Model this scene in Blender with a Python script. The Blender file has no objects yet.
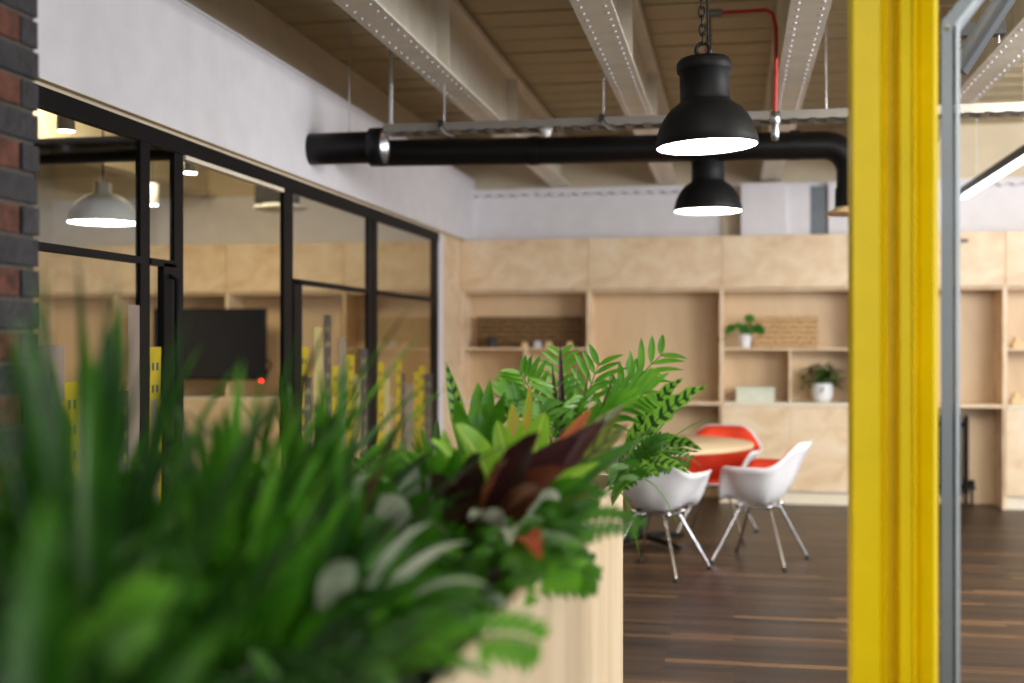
import bpy, math, random
from mathutils import Vector, Matrix
R_ = random.Random(7)
D = bpy.data
C = bpy.context.scene.collection
FPX = 1180.0
H = 1.47
TH = math.atan(222/FPX); cs, sn = math.cos(TH), math.sin(TH)

# ---------------------------------------------------------------- helpers
def P(px, py, Y):
    a = (px-512)/FPX; b = (341.5-py)/FPX
    dy = cs + a*sn; dx = -sn + a*cs
    k = Y/dy
    return Vector((dx*k, Y, H+b*k))
def PX(px, py, X):
    a = (px-512)/FPX; b = (341.5-py)/FPX
    dy = cs + a*sn; dx = -sn + a*cs
    k = X/dx
    return Vector((X, dy*k, H+b*k))
def LD(lat, d): return (lat*cs-d*sn, lat*sn+d*cs)

class MB:
    def __init__(s): s.v=[]; s.f=[]; s.m=[]; s.uv=[]; s.sm=[]
    def add(s, vs, fs, m=0, smooth=False, uvs=None):
        o=len(s.v); s.v += [tuple(v) for v in vs]
        for i,f in enumerate(fs):
            s.f.append(tuple(o+k for k in f)); s.m.append(m); s.sm.append(smooth)
            s.uv.append([uvs[k] for k in f] if uvs else [(0,0)]*len(f))
        return s
    def box(s, a, b, m=0):
        x0,x1=sorted((a[0],b[0])); y0,y1=sorted((a[1],b[1])); z0,z1=sorted((a[2],b[2]))
        vs=[(x0,y0,z0),(x1,y0,z0),(x1,y1,z0),(x0,y1,z0),(x0,y0,z1),(x1,y0,z1),(x1,y1,z1),(x0,y1,z1)]
        return s.add(vs,[(0,3,2,1),(4,5,6,7),(0,1,5,4),(1,2,6,5),(2,3,7,6),(3,0,4,7)],m)
    def tube(s, pts, r, n=12, m=0, caps=True):
        pts=[Vector(p) for p in pts]; rs = r if isinstance(r,(list,tuple)) else [r]*len(pts)
        vs=[]; prev=None
        for i,p in enumerate(pts):
            t=(pts[min(i+1,len(pts)-1)]-pts[max(i-1,0)]).normalized()
            if prev is None:
                u = Vector((0,0,1)) if abs(t.z)<.9 else Vector((1,0,0))
                a=t.cross(u).normalized()
            else: a=(prev - t*prev.dot(t)).normalized()
            prev=a; b=t.cross(a)
            for k in range(n):
                an=2*math.pi*k/n; vs.append(p+(a*math.cos(an)+b*math.sin(an))*rs[i])
        fs=[]
        for i in range(len(pts)-1):
            for k in range(n):
                fs.append((i*n+k, i*n+(k+1)%n, (i+1)*n+(k+1)%n, (i+1)*n+k))
        s.add(vs,fs,m,True)
        if caps:
            s.add(vs[:n],[tuple(range(n))[::-1]],m); s.add(vs[-n:],[tuple(range(n))],m)
        return s
    def lathe(s, prof, c=(0,0,0), n=40, m=0, smooth=True, M=None):
        vs=[]
        for r,z in prof:
            for k in range(n):
                a=2*math.pi*k/n; v=Vector((r*math.cos(a), r*math.sin(a), z))
                if M: v=M@v
                vs.append(v+Vector(c))
        fs=[]
        for i in range(len(prof)-1):
            for k in range(n): fs.append((i*n+k,i*n+(k+1)%n,(i+1)*n+(k+1)%n,(i+1)*n+k))
        return s.add(vs,fs,m,smooth)
    def prism(s, poly, z0, z1, m=0):
        n=len(poly); vs=[(x,y,z0) for x,y in poly]+[(x,y,z1) for x,y in poly]
        fs=[(i,(i+1)%n,n+(i+1)%n,n+i) for i in range(n)]+[tuple(range(n))[::-1],tuple(range(n,2*n))]
        return s.add(vs,fs,m)
    def build(s, name, mats, parent=None, loc=None, world=True, bevel=0):
        off=Vector((0,0,0))
        if parent is not None and world:
            off = Vector(parent.location); pp=parent.parent
            while pp is not None: off += Vector(pp.location); pp=pp.parent
        if parent is None and loc is not None: off=Vector(loc)
        me=D.meshes.new(name)
        me.from_pydata([(v[0]-off.x,v[1]-off.y,v[2]-off.z) for v in s.v],[],s.f)
        if not isinstance(mats,(list,tuple)): mats=[mats]
        for m in mats: me.materials.append(m)
        uvl=me.uv_layers.new(name='UVMap')
        for p,mi,sm,uv in zip(me.polygons,s.m,s.sm,s.uv):
            p.material_index=mi; p.use_smooth=sm
            for li,q in zip(p.loop_indices,uv): uvl.data[li].uv=q
        o=D.objects.new(name,me); C.objects.link(o)
        if parent is not None: o.parent=parent
        elif loc is not None: o.location=loc
        if bevel:
            b=o.modifiers.new('bevel','BEVEL'); b.width=bevel; b.segments=2; b.limit_method='ANGLE'
        return o

def thing(name,label,cat,loc=(0,0,0),rotz=0,group=None):
    o=D.objects.new(name,None); C.objects.link(o); o.location=loc; o.rotation_euler=(0,0,rotz)
    o.empty_display_size=.1
    o['label']=label; o['category']=cat
    if group: o['group']=group
    return o
def tag(o,label,cat,group=None,kind=None):
    o['label']=label; o['category']=cat
    if group: o['group']=group
    if kind: o['kind']=kind
    return o
def struct(o,label=None):
    o['kind']='structure'
    if label: o['label']=label
    return o
def dup(root,loc,rotz,label,group=None):
    r=root.copy(); C.objects.link(r); r.location=loc; r.rotation_euler=(0,0,rotz); r['label']=label
    if group: r['group']=group
    for ch in list(root.children):
        c=ch.copy(); C.objects.link(c); c.parent=r
        for g in list(ch.children):
            e=g.copy(); C.objects.link(e); e.parent=c
    return r

# ---------------------------------------------------------------- materials
def mat(name,col,rough=.5,metal=0,spec=.5,em=None,ems=1,bump=0,bscale=60,trans=0,var=0,vscale=6):
    m=D.materials.new(name); m.use_nodes=True; nt=m.node_tree; b=nt.nodes['Principled BSDF']
    b.inputs['Base Color'].default_value=(*col,1); b.inputs['Roughness'].default_value=rough
    b.inputs['Metallic'].default_value=metal; b.inputs['Specular IOR Level'].default_value=spec
    if em: b.inputs['Emission Color'].default_value=(*em,1); b.inputs['Emission Strength'].default_value=ems
    tc=nt.nodes.new('ShaderNodeTexCoord')
    n=nt.nodes.new('ShaderNodeTexNoise'); n.inputs['Scale'].default_value=vscale; n.inputs['Detail'].default_value=4
    nt.links.new(tc.outputs['Object'],n.inputs['Vector'])
    r=nt.nodes.new('ShaderNodeValToRGB')
    k=var if var else .04
    r.color_ramp.elements[0].position=.3; r.color_ramp.elements[1].position=.7
    r.color_ramp.elements[0].color=(*[c*(1-k) for c in col],1); r.color_ramp.elements[1].color=(*[min(1,c*(1+k)) for c in col],1)
    nt.links.new(n.outputs['Fac'],r.inputs['Fac']); nt.links.new(r.outputs['Color'],b.inputs['Base Color'])
    if bump:
        n2=nt.nodes.new('ShaderNodeTexNoise'); n2.inputs['Scale'].default_value=bscale
        nt.links.new(tc.outputs['Object'],n2.inputs['Vector'])
        bp=nt.nodes.new('ShaderNodeBump'); bp.inputs['Strength'].default_value=bump; bp.inputs['Distance'].default_value=.01
        nt.links.new(n2.outputs['Fac'],bp.inputs['Height']); nt.links.new(bp.outputs['Normal'],b.inputs['Normal'])
    return m
def ramp(nt,stops):
    r=nt.nodes.new('ShaderNodeValToRGB'); e=r.color_ramp.elements
    e[0].position,e[0].color=stops[0][0],(*stops[0][1],1); e[1].position,e[1].color=stops[-1][0],(*stops[-1][1],1)
    for p,c in stops[1:-1]:
        x=e.new(p); x.color=(*c,1)
    return r
def ply_mat(name,a,b,c,stretch=(1,1,3)):
    m=D.materials.new(name); m.use_nodes=True; nt=m.node_tree; bs=nt.nodes['Principled BSDF']; bs.inputs['Roughness'].default_value=.45
    tc=nt.nodes.new('ShaderNodeTexCoord'); mp=nt.nodes.new('ShaderNodeMapping'); mp.inputs['Scale'].default_value=stretch
    nt.links.new(tc.outputs['Object'],mp.inputs['Vector'])
    n=nt.nodes.new('ShaderNodeTexNoise'); n.inputs['Scale'].default_value=2.6; n.inputs['Detail'].default_value=6; n.inputs['Distortion'].default_value=1.1
    nt.links.new(mp.outputs['Vector'],n.inputs['Vector'])
    r=ramp(nt,[(.28,a),(.5,b),(.75,c)]); nt.links.new(n.outputs['Fac'],r.inputs['Fac']); nt.links.new(r.outputs['Color'],bs.inputs['Base Color'])
    return m
ply=ply_mat('birch_ply',(.68,.47,.28),(.80,.61,.40),(.87,.72,.53),(1.3,1,1.9))
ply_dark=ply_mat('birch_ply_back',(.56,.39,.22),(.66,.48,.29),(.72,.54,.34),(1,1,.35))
ply_planter=ply_mat('planter_ply',(.64,.49,.30),(.78,.62,.41),(.83,.69,.49),(3,3,.4))
pale=ply_mat('pale_worktop',(.80,.70,.52),(.83,.74,.58),(.86,.78,.63))
white=mat('white_paint',(.76,.74,.77),.7)
cream=mat('cream_paint',(.66,.56,.40),.75)
greywall=mat('meeting_wall_paint',(.62,.60,.54),.75)
beampaint=mat('beam_paint',(.74,.68,.56),.55,var=.08)
black=mat('black_metal',(.007,.007,.008),.42,0,spec=.3)
darkm=mat('dark_grey_paint',(.075,.08,.085),.6)
ductm=mat('black_duct',(.006,.0055,.0055),.4,spec=.3)
framem=mat('black_frame',(.005,.0045,.005),.55,spec=.18)
blackp=mat('pendant_black',(.006,.006,.0065),.55,spec=.2)
galv=mat('galvanised',(.55,.56,.57),.32,1,bump=.05,bscale=30,var=.12,vscale=14)
greysteel=mat('grey_steel',(.20,.225,.24),.5,.5,var=.06)
yellow=mat('yellow_gloss',(.84,.62,.001),.36,spec=.16,bump=.05,bscale=22,var=.05)
chrome=mat('chrome',(.72,.72,.73),.16,1)
shellw=mat('white_shell',(.80,.80,.81),.28)
redp=mat('red_upholstery',(.80,.055,.015),.62,var=.05)
redc=mat('red_cable',(.5,.03,.025),.5)
glidem=mat('black_glide',(.02,.02,.02),.6)
ceramic=mat('white_ceramic',(.80,.80,.80),.3)
soil=mat('soil',(.02,.014,.008),.95,bump=.9,bscale=40,var=.5,vscale=30)
lampe=mat('lamp_glow',(1,1,1),.5,em=(1,.98,.94),ems=18)
lampin=mat('lamp_inner',(.9,.9,.88),.4)
lede=mat('led_glow',(1,1,1),.5,em=(.95,.98,1),ems=3)
downe=mat('downlight_glow',(1,1,1),.5,em=(1,.98,.9),ems=14)
redled=mat('standby_glow',(1,0,0),.5,em=(1,.01,.01),ems=14)
screen=mat('tv_screen',(.012,.012,.016),.10)
darkpot=mat('charcoal_pot',(.025,.027,.03),.6)
lightwood=mat('light_wood_block',(.78,.55,.29),.55,var=.1,vscale=30)
mortar=mat('mortar',(.10,.085,.07),.9,bump=.6,bscale=70)
dbrick=mat('blue_brick',(.022,.020,.026),.65,bump=.9,bscale=45,var=.45,vscale=14)
rbrick=mat('red_brick',(.10,.032,.018),.8,bump=1,bscale=45,var=.6,vscale=25)
vy=mat('yellow_vinyl',(.46,.35,.02),.6,spec=.2)
vd=mat('charcoal_vinyl',(.065,.058,.055),.5)
vg=mat('taupe_vinyl',(.24,.19,.15),.5)

def vinyl_clear(name,col,fac):
    m=D.materials.new(name); m.use_nodes=True; nt=m.node_tree; nt.nodes.clear()
    o=nt.nodes.new('ShaderNodeOutputMaterial'); t=nt.nodes.new('ShaderNodeBsdfTransparent'); d=nt.nodes.new('ShaderNodeBsdfDiffuse'); d.inputs['Color'].default_value=(*col,1)
    n=nt.nodes.new('ShaderNodeTexNoise'); n.inputs['Scale'].default_value=2; mm=nt.nodes.new('ShaderNodeMath'); mm.operation='MULTIPLY_ADD'
    mm.inputs[1].default_value=.04; mm.inputs[2].default_value=fac; nt.links.new(n.outputs['Fac'],mm.inputs[0])
    x=nt.nodes.new('ShaderNodeMixShader'); nt.links.new(mm.outputs[0],x.inputs[0]); nt.links.new(t.outputs[0],x.inputs[1]); nt.links.new(d.outputs[0],x.inputs[2]); nt.links.new(x.outputs[0],o.inputs[0])
    return m
vb=vinyl_clear('clear_lime_vinyl',(.55,.50,.22),.45)
def glassm():
    m=D.materials.new('partition_glass'); m.use_nodes=True; nt=m.node_tree; nt.nodes.clear()
    o=nt.nodes.new('ShaderNodeOutputMaterial'); t=nt.nodes.new('ShaderNodeBsdfTransparent'); t.inputs['Color'].default_value=(.975,.985,.975,1)
    g=nt.nodes.new('ShaderNodeBsdfGlossy'); g.inputs['Roughness'].default_value=.0
    fr=nt.nodes.new('ShaderNodeFresnel'); fr.inputs['IOR'].default_value=1.5
    mm=nt.nodes.new('ShaderNodeMath'); mm.operation='MULTIPLY'; mm.inputs[1].default_value=.8; nt.links.new(fr.outputs[0],mm.inputs[0])
    gm=nt.nodes.new('ShaderNodeNewGeometry'); io=nt.nodes.new('ShaderNodeMath'); io.operation='MULTIPLY_ADD'; io.inputs[1].default_value=1/1.5-1.5; io.inputs[2].default_value=1.5
    nt.links.new(gm.outputs['Backfacing'],io.inputs[0]); nt.links.new(io.outputs[0],fr.inputs['IOR'])   # the same outside and inside face of the sheet
    x=nt.nodes.new('ShaderNodeMixShader'); nt.links.new(mm.outputs[0],x.inputs[0]); nt.links.new(t.outputs[0],x.inputs[1]); nt.links.new(g.outputs[0],x.inputs[2]); nt.links.new(x.outputs[0],o.inputs[0])
    return m
glass=glassm()

def floor_mat():
    m=D.materials.new('dark_strip_floor'); m.use_nodes=True; nt=m.node_tree; b=nt.nodes['Principled BSDF']
    tc=nt.nodes.new('ShaderNodeTexCoord'); br=nt.nodes.new('ShaderNodeTexBrick')
    nt.links.new(tc.outputs['Object'],br.inputs['Vector'])
    br.offset=.37; br.offset_frequency=2; br.squash=1
    br.inputs['Scale'].default_value=1; br.inputs['Brick Width'].default_value=.85; br.inputs['Row Height'].default_value=.062
    br.inputs['Mortar Size'].default_value=.0015; br.inputs['Mortar Smooth'].default_value=.2
    br.inputs['Color1'].default_value=(0,0,0,1); br.inputs['Color2'].default_value=(1,1,1,1); br.inputs['Mortar'].default_value=(0,0,0,1); br.inputs['Bias'].default_value=0
    r=ramp(nt,[(0,(.018,.011,.008)),(.35,(.040,.022,.013)),(.7,(.062,.034,.019)),(.88,(.095,.052,.025)),(1,(.17,.092,.040))])
    nt.links.new(br.outputs['Color'],r.inputs['Fac'])
    mp=nt.nodes.new('ShaderNodeMapping'); mp.inputs['Scale'].default_value=(3,60,1); nt.links.new(tc.outputs['Object'],mp.inputs['Vector'])
    n=nt.nodes.new('ShaderNodeTexNoise'); n.inputs['Scale'].default_value=1; n.inputs['Detail'].default_value=5; nt.links.new(mp.outputs['Vector'],n.inputs['Vector'])
    mx=nt.nodes.new('ShaderNodeMix'); mx.data_type='RGBA'; mx.blend_type='MULTIPLY'; mx.inputs[0].default_value=.6
    r2=ramp(nt,[(.3,(.45,.45,.45)),(.7,(1.4,1.4,1.4))]); nt.links.new(n.outputs['Fac'],r2.inputs['Fac'])
    nt.links.new(r.outputs['Color'],mx.inputs[6]); nt.links.new(r2.outputs['Color'],mx.inputs[7]); nt.links.new(mx.outputs[2],b.inputs['Base Color'])
    b.inputs['Roughness'].default_value=.42; b.inputs['Specular IOR Level'].default_value=.4
    bp=nt.nodes.new('ShaderNodeBump'); bp.inputs['Strength'].default_value=.25; bp.inputs['Distance'].default_value=.003
    nt.links.new(n.outputs['Fac'],bp.inputs['Height']); nt.links.new(bp.outputs['Normal'],b.inputs['Normal'])
    return m

def leaf_mat(name,a,b,trans=.3,rough=.38,pattern=None,pc=None,scale=9):
    m=D.materials.new(name); m.use_nodes=True; nt=m.node_tree; bs=nt.nodes['Principled BSDF']; out=nt.nodes['Material Output']
    bs.inputs['Roughness'].default_value=rough
    tc=nt.nodes.new('ShaderNodeTexCoord'); n=nt.nodes.new('ShaderNodeTexNoise'); n.inputs['Scale'].default_value=scale; n.inputs['Detail'].default_value=2
    nt.links.new(tc.outputs['Object'],n.inputs['Vector'])
    r=ramp(nt,[(.35,a),(.65,b)]); nt.links.new(n.outputs['Fac'],r.inputs['Fac']); col=r.outputs['Color']
    def M(op,x,y=None,c=None):
        q=nt.nodes.new('ShaderNodeMath'); q.operation=op
        for i,k in enumerate((x,y,c)):
            if k is None: continue
            if isinstance(k,(int,float)): q.inputs[i].default_value=k
            else: nt.links.new(k,q.inputs[i])
        return q.outputs[0]
    sx=nt.nodes.new('ShaderNodeSeparateXYZ'); nt.links.new(tc.outputs['UV'],sx.inputs[0]); u,v=sx.outputs[0],sx.outputs[1]
    av=M('ABSOLUTE',M('MULTIPLY_ADD',v,2,-1))
    fac=None
    if pattern=='rattle':     # dark ovals alternating along the midrib
        st=M('SINE',M('MULTIPLY',M('SUBTRACT',u,M('MULTIPLY',av,.06)),58))
        band=M('LESS_THAN',M('ABSOLUTE',M('SUBTRACT',av,.42)),.36)
        fac=M('MULTIPLY',M('GREATER_THAN',st,.15),band)
        fac=M('MAXIMUM',fac,M('LESS_THAN',av,.06))
    elif pattern=='vein':     # pale veins
        st=M('SINE',M('MULTIPLY',M('SUBTRACT',u,M('MULTIPLY',av,.12)),60))
        fac=M('MAXIMUM',M('GREATER_THAN',st,.55),M('LESS_THAN',av,.12))
    elif pattern=='mid':
        fac=M('LESS_THAN',av,.14)
    elif pattern=='margin':
        fac=M('GREATER_THAN',av,.7)
    if fac is not None:
        mx=nt.nodes.new('ShaderNodeMix'); mx.data_type='RGBA'; nt.links.new(fac,mx.inputs[0]); nt.links.new(col,mx.inputs[6]); mx.inputs[7].default_value=(*pc,1); col=mx.outputs[2]
    nt.links.new(col,bs.inputs['Base Color'])
    tr=nt.nodes.new('ShaderNodeBsdfTranslucent'); nt.links.new(col,tr.inputs['Color'])
    x=nt.nodes.new('ShaderNodeMixShader'); x.inputs[0].default_value=trans
    nt.links.new(bs.outputs[0],x.inputs[1]); nt.links.new(tr.outputs[0],x.inputs[2]); nt.links.new(x.outputs[0],out.inputs[0])
    return m
g_palm=leaf_mat('palm_green',(.07,.27,.015),(.17,.45,.03))
g_mid=leaf_mat('mid_green',(.028,.13,.005),(.075,.26,.010))
g_dark=leaf_mat('dark_green',(.008,.04,.004),(.02,.09,.006),.2)
g_strap=leaf_mat('strap_green',(.016,.08,.004),(.05,.19,.008),.25,.3)
g_lime=leaf_mat('lime_green',(.22,.50,.02),(.34,.64,.04),.4,.35,'mid',(.50,.70,.10))
g_rattle=leaf_mat('rattlesnake_leaf',(.24,.50,.05),(.34,.60,.08),.3,.35,'rattle',(.02,.09,.02))
g_burg=leaf_mat('burgundy_leaf',(.030,.008,.010),(.06,.016,.014),.15,.35)
g_olive=leaf_mat('olive_vein_leaf',(.13,.17,.012),(.20,.26,.02),.35,.35,'vein',(.045,.07,.008))
g_red=leaf_mat('red_croton_leaf',(.55,.07,.03),(.60,.20,.06),.3,.35,'mid',(.62,.12,.08))
g_yel=leaf_mat('yellow_croton_leaf',(.50,.42,.03),(.30,.45,.03),.3,.35,'mid',(.62,.25,.05))
g_pale=leaf_mat('pale_leaf_highlight',(.50,.58,.42),(.62,.66,.52),.3,.25)  # pale leaf tone, also painted in as highlights on the leafy plants
stemm=leaf_mat('stem_green',(.06,.12,.02),(.10,.18,.03),.05)
stemb=leaf_mat('stem_brown',(.06,.035,.015),(.12,.07,.03),.02)

# ---------------------------------------------------------------- room shell
fl=floor_mat()
YF=10.93      # cabinet front plane
YB=11.33
struct(MB().box((-7.2,-3,-.05),(6,YB+.15,0)).build('floor',fl))
# roof deck with ribs running along X
mb=MB(); mb.box((-7.2,-3,3.47),(6,YB+.15,3.55))
y=-3.0
while y<YB:
    mb.box((-7.2,y,3.45),(6,y+.95,3.475)); mb.box((-7.2,y+.30,3.444),(6,y+.33,3.4505)); mb.box((-7.2,y+.62,3.444),(6,y+.65,3.4505)); y+=1.0
struct(mb.build('ceiling',mat('deck_cream',(.50,.42,.26),.65,var=.05)))
# back wall: white below the ledge, cream above, ledge with toothed deck end
bw=MB().box((-7.2,YB,0),(6,YB+.15,2.95)).box((-7.2,YB+.02,2.95),(6,YB+.15,3.45),1)
bw.box((-2.5,YB-.06,2.90),(6,YB+.02,2.95))
x=-2.45
while x<5.5: bw.box((x,YB-.08,2.875),(x+.05,YB,2.90)); x+=.12
bw=bw.build('wall_back',[white,cream]); struct(bw)
# white boxings of the back wall above the cabinets
p0=P(741,190,YB); p1=P(785,190,YB); p2=P(809,190,YB); p3=P(827,190,YB); p4=P(722,190,YB)
b=MB().box((p0.x,YB-.22,2.40),(p1.x,YB,2.93)).box((p1.x,YB-.16,2.40),(p2.x,YB,2.93)).box((p3.x,YB-.16,2.40),(p3.x+1.0,YB,2.93))
struct(b.build('trim_1',white))
struct(MB().box((p4.x,YB-.03,2.40),(p0.x,YB,2.93)).build('trim_2',cream))
# left bulkhead over the glazing + set-back upper wall
lw=MB().box((-2.72,-3,2.439),(-2.50,YB,3.03)).box((-2.80,-3,3.03),(-2.72,YB,3.44),1).box((-2.74,-3,3.03),(-2.49,YB,3.045)).box((-2.72,-3,2.435),(-2.50,YB,2.439),1).box((-2.58,-3,2.42),(-2.535,YB-.5,2.436),1)
lw=lw.build('wall_left',[white,cream]); struct(lw)
struct(MB().box((-7.2,-3,0),(-7.05,YB,3.45)).build('wall_left_far',greywall))
struct(MB().box((-7.05,1.5,0),(-2.6,1.62,3.45)).build('wall_meeting_side',greywall))
# brick pier
pier=MB(); XF=-1.65; YE=2.59
pier.box((-2.4,1.5,0),(XF-.008,YE-.008,3.42),0)
z=0.0; k=0
while z<3.35:
    if k%2==0: L=[(.215,1),(.1025,1 if k%4 else 2)]
    else: L=[(.0675,1),(.1025,2),(.1025,1)]
    y=YE
    for w,mi in L*3:
        if y-w<1.5: break
        j=R_.uniform(-.002,.003)
        pier.box((XF-.05,y-w,z+.0),(XF+j,y,z+.065),mi); y-=w+.010
    xx=XF-.06
    for i in range(5):
        pier.box((xx-.1,YE-.05,z),(xx,YE+R_.uniform(-.001,.002),z+.065),1+((i*7+k*3)%5==0)); xx-=.11
    z+=.075; k+=1
struct(pier.build('wall_left_pier',[mortar,dbrick,rbrick],bevel=.003))

# ---------------------------------------------------------------- glazed partition
XG=-2.55
def gy(px): return PX(px,340,XG).y
gp=thing('glazed_partition','long black-framed glass partition between the open office and the meeting room, printed with a skyline','glass partition',(XG,7,0))
ys=gy(20); ye=gy(437)
MB().box((XG-.02,ys-1.2,2.345),(XG+.02,ye,2.42)).box((XG-.015,gy(182),2.325),(XG+.02,gy(281),2.345),1).build('head_rail',[framem,pale],gp)
MB().box((XG-.035,ys-1.2,0),(XG+.035,gy(178),.06)).box((XG-.035,gy(286),0),(XG+.035,ye,.06)).build('bottom_rail',framem,gp)
for a,b in ((138,147.5),(172,181),(282,291),(366.5,376),(431.5,437)):
    m=MB(); m.box((XG-.012,gy(a),0),(XG+.012,gy(b),2.35))
    if a==366.5: m=MB(); m.box((XG-.012,gy(366.5),0),(XG+.012,gy(370.7),2.35)); m.box((XG-.008,gy(370.7),0),(XG+.004,gy(371.6),2.35)); m.box((XG-.012,gy(371.6),0),(XG+.012,gy(376),2.35))
    m.build('mullion',framem,gp)
TZ=1.825
for a,b in ((20,138),(147.5,172),(291,366.5),(376,431.5)):
    MB().box((XG-.02,gy(a) if a>20 else ys-1.2,TZ-.015),(XG+.02,gy(b),TZ+.015)).build('transom',framem,gp)
for a,b in ((160,172),(291,299)):
    MB().box((XG-.012,gy(a),.06),(XG+.02,gy(b),TZ)).build('door_stile',framem,gp)
hd=MB(); yh=gy(166); hd.tube([(XG+.02,yh,1.0),(XG+.055,yh,1.02),(XG+.055,yh,1.75),(XG+.02,yh,1.77)],.012); hd.build('pull_handle',framem,gp)
panes=[]
for a,b in ((20,138),(147.5,172),(291,366.5),(376,431.5)):
    ya=gy(a) if a>20 else ys-1.2
    m=MB(); 
    for z0,z1 in ((.06,TZ-.015),(TZ+.015,2.345)):
        m.box((XG-.004,ya,z0),(XG+.004,gy(b),z1))
    panes.append(m.build('pane',glass,gp))
def skyline(pane,bars):
    m=MB()
    for i,(a,b,ty,mi) in enumerate(bars):
        ya,yb=gy(a),gy(b); zt=PX((a+b)/2,ty,XG).z; off=.0055+.0007*i
        m.box((XG+off,ya,.10),(XG+off+.0004,yb,zt),mi)
        if mi in (0,1,2) and (yb-ya)>.1:      # little punched windows
            wy=(yb-ya)*.18; zz=zt-.07; c=0
            while zz>.5 and c<9:
                for q in ((.22,.42),(.58,.78)) if c%3!=2 else ((.58,.78),):
                    m.box((XG+off+.0004,ya+(yb-ya)*q[0],zz-.035),(XG+off+.0006,ya+(yb-ya)*q[1],zz),3 if mi else 1)
                zz-=.10; c+=1
    o=m.build('skyline_decal',[vy,vd,vg,vb],pane); o['label']='yellow, taupe and charcoal vinyl skyline'
    return o
skyline(panes[0],[(34,63,345,2),(63,78,382,0),(79,98,369,2),(96,117,392,3),(52,66,402,0),(112,128,391,1),(126,137.5,305,2),(30,44,415,0)])
skyline(panes[1],[(148,160,347,0),(150,156,400,2)])
skyline(panes[2],[(299.5,308,347,0),(303,311,377,1),(313,322,327,3),(323,330,315,1),(331,338,366,0),(337.5,344.5,338,2),(345,353,355,0),(352,363,375,3),(358.5,366,349,1)])
skyline(panes[3],[(377,383,362,0),(383,389,378,3),(395,400.5,361,0),(400,404,373,1),(404,413,384,2),(413,418,372,0),(418,424,366,0),(423,431,374,1)])

# ---------------------------------------------------------------- cabinets
def cab(x0,x1,kind,label,group='birch plywood shelving units along the back wall'):
    t=thing('shelving_unit',label,'shelving unit',((x0+x1)/2,YF,0),0,group)
    T=.018; zt=2.43; z1=1.955; zc=.918; yb=YF+.38
    MB().box((x0,YF,0),(x0+T,yb,zt)).box((x1-T,YF,0),(x1,yb,zt)).box((x0+T,YF+.012,1.93),(x1-T,yb,1.948)).box((x0+T,YF+.012,zt-T),(x1-T,yb,zt)).build('carcass',ply,t)
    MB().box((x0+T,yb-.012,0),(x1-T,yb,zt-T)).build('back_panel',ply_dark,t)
    MB().box((x0+.0025,YF-.018,z1),(x1-.0025,YF-.001,zt)).build('top_door',ply,t,bevel=.002)
    if kind in('shelf','tvshelf'):
        if kind=='shelf':
            MB().box((x0+T,YF+.01,1.392),(x1-T,yb-.012,1.410)).build('shelf',ply,t)
            xm=(x0+x1)/2
            MB().box((xm-T/2,YF+.012,zc),(xm+T/2,yb-.012,1.392)).build('divider',ply,t)
        MB().box((x0+T,YF-.02,zc-.03),(x1-T,yb-.012,zc)).build('worktop',pale,t)
        MB().box((x0+T,YF+.03,0),(x1-T,YF+.05,.115)).build('plinth',pale,t)
        xm=(x0+x1)/2
        for a,b in ((x0+.003,xm-.0015),(xm+.0015,x1-.003)):
            MB().box((a,YF-.018,.12),(b,YF-.001,zc-.035)).build('base_door',ply,t,bevel=.002)
    else:
        MB().box((x0+T,YF,zc-.03),(x1-T,yb-.012,zc)).build('desk_shelf',ply,t)
    return t
W=1.219; X0=P(461,300,YF).x
xs=[X0+W*i for i in range(6)]
cab(xs[0],xs[1],'shelf','plywood shelving unit beside the glass partition, its shelf holding a dark carved board')
cab(xs[1],xs[2],'desk','plywood unit with a tall empty niche left of the potted plant unit')
cab(xs[2],xs[3],'shelf','plywood shelving unit holding two potted plants and a pale carved board')
cab(xs[3],xs[4],'desk','plywood unit with an open desk niche around the black radiator')
cab(xs[4],xs[5],'shelf','plywood shelving unit at the right edge of the photo')
XM=-2.62
g2='plywood cabinets seen through the glass in the meeting room'
cab(XM-1.09,XM,'tvshelf','plywood cabinet behind the glass, nearest the white corner',g2)
cab(XM-2.30,XM-1.09,'tvshelf','plywood cabinet behind the glass with the television niche',g2)
cab(XM-3.51,XM-2.30,'tvshelf','plywood cabinet behind the glass left of the television',g2)
cab(XM-4.42,XM-3.51,'tvshelf','plywood cabinet behind the glass, furthest left by the brick pier',g2)
# plywood side lining beside the glazing
struct(MB().box((-2.60,PX(443,340,XG).y,0),(-2.551,YF,2.42)).build('wall_left_lining',ply))
struct(MB().box((-2.60,ye,0),(-2.545,PX(443,340,XG).y,2.42)).build('trim_3',white))
# dark slot handle on right top door
p=P(963,241,YF)
tag(MB().box((p.x-.035,YF-.045,p.z-.012),(p.x+.035,YF-.018,p.z+.012)).build('door_catch',glidem,loc=(p.x,YF-.03,p.z)),'small dark catch on the top plywood door beside the grey frame','catch')

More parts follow.
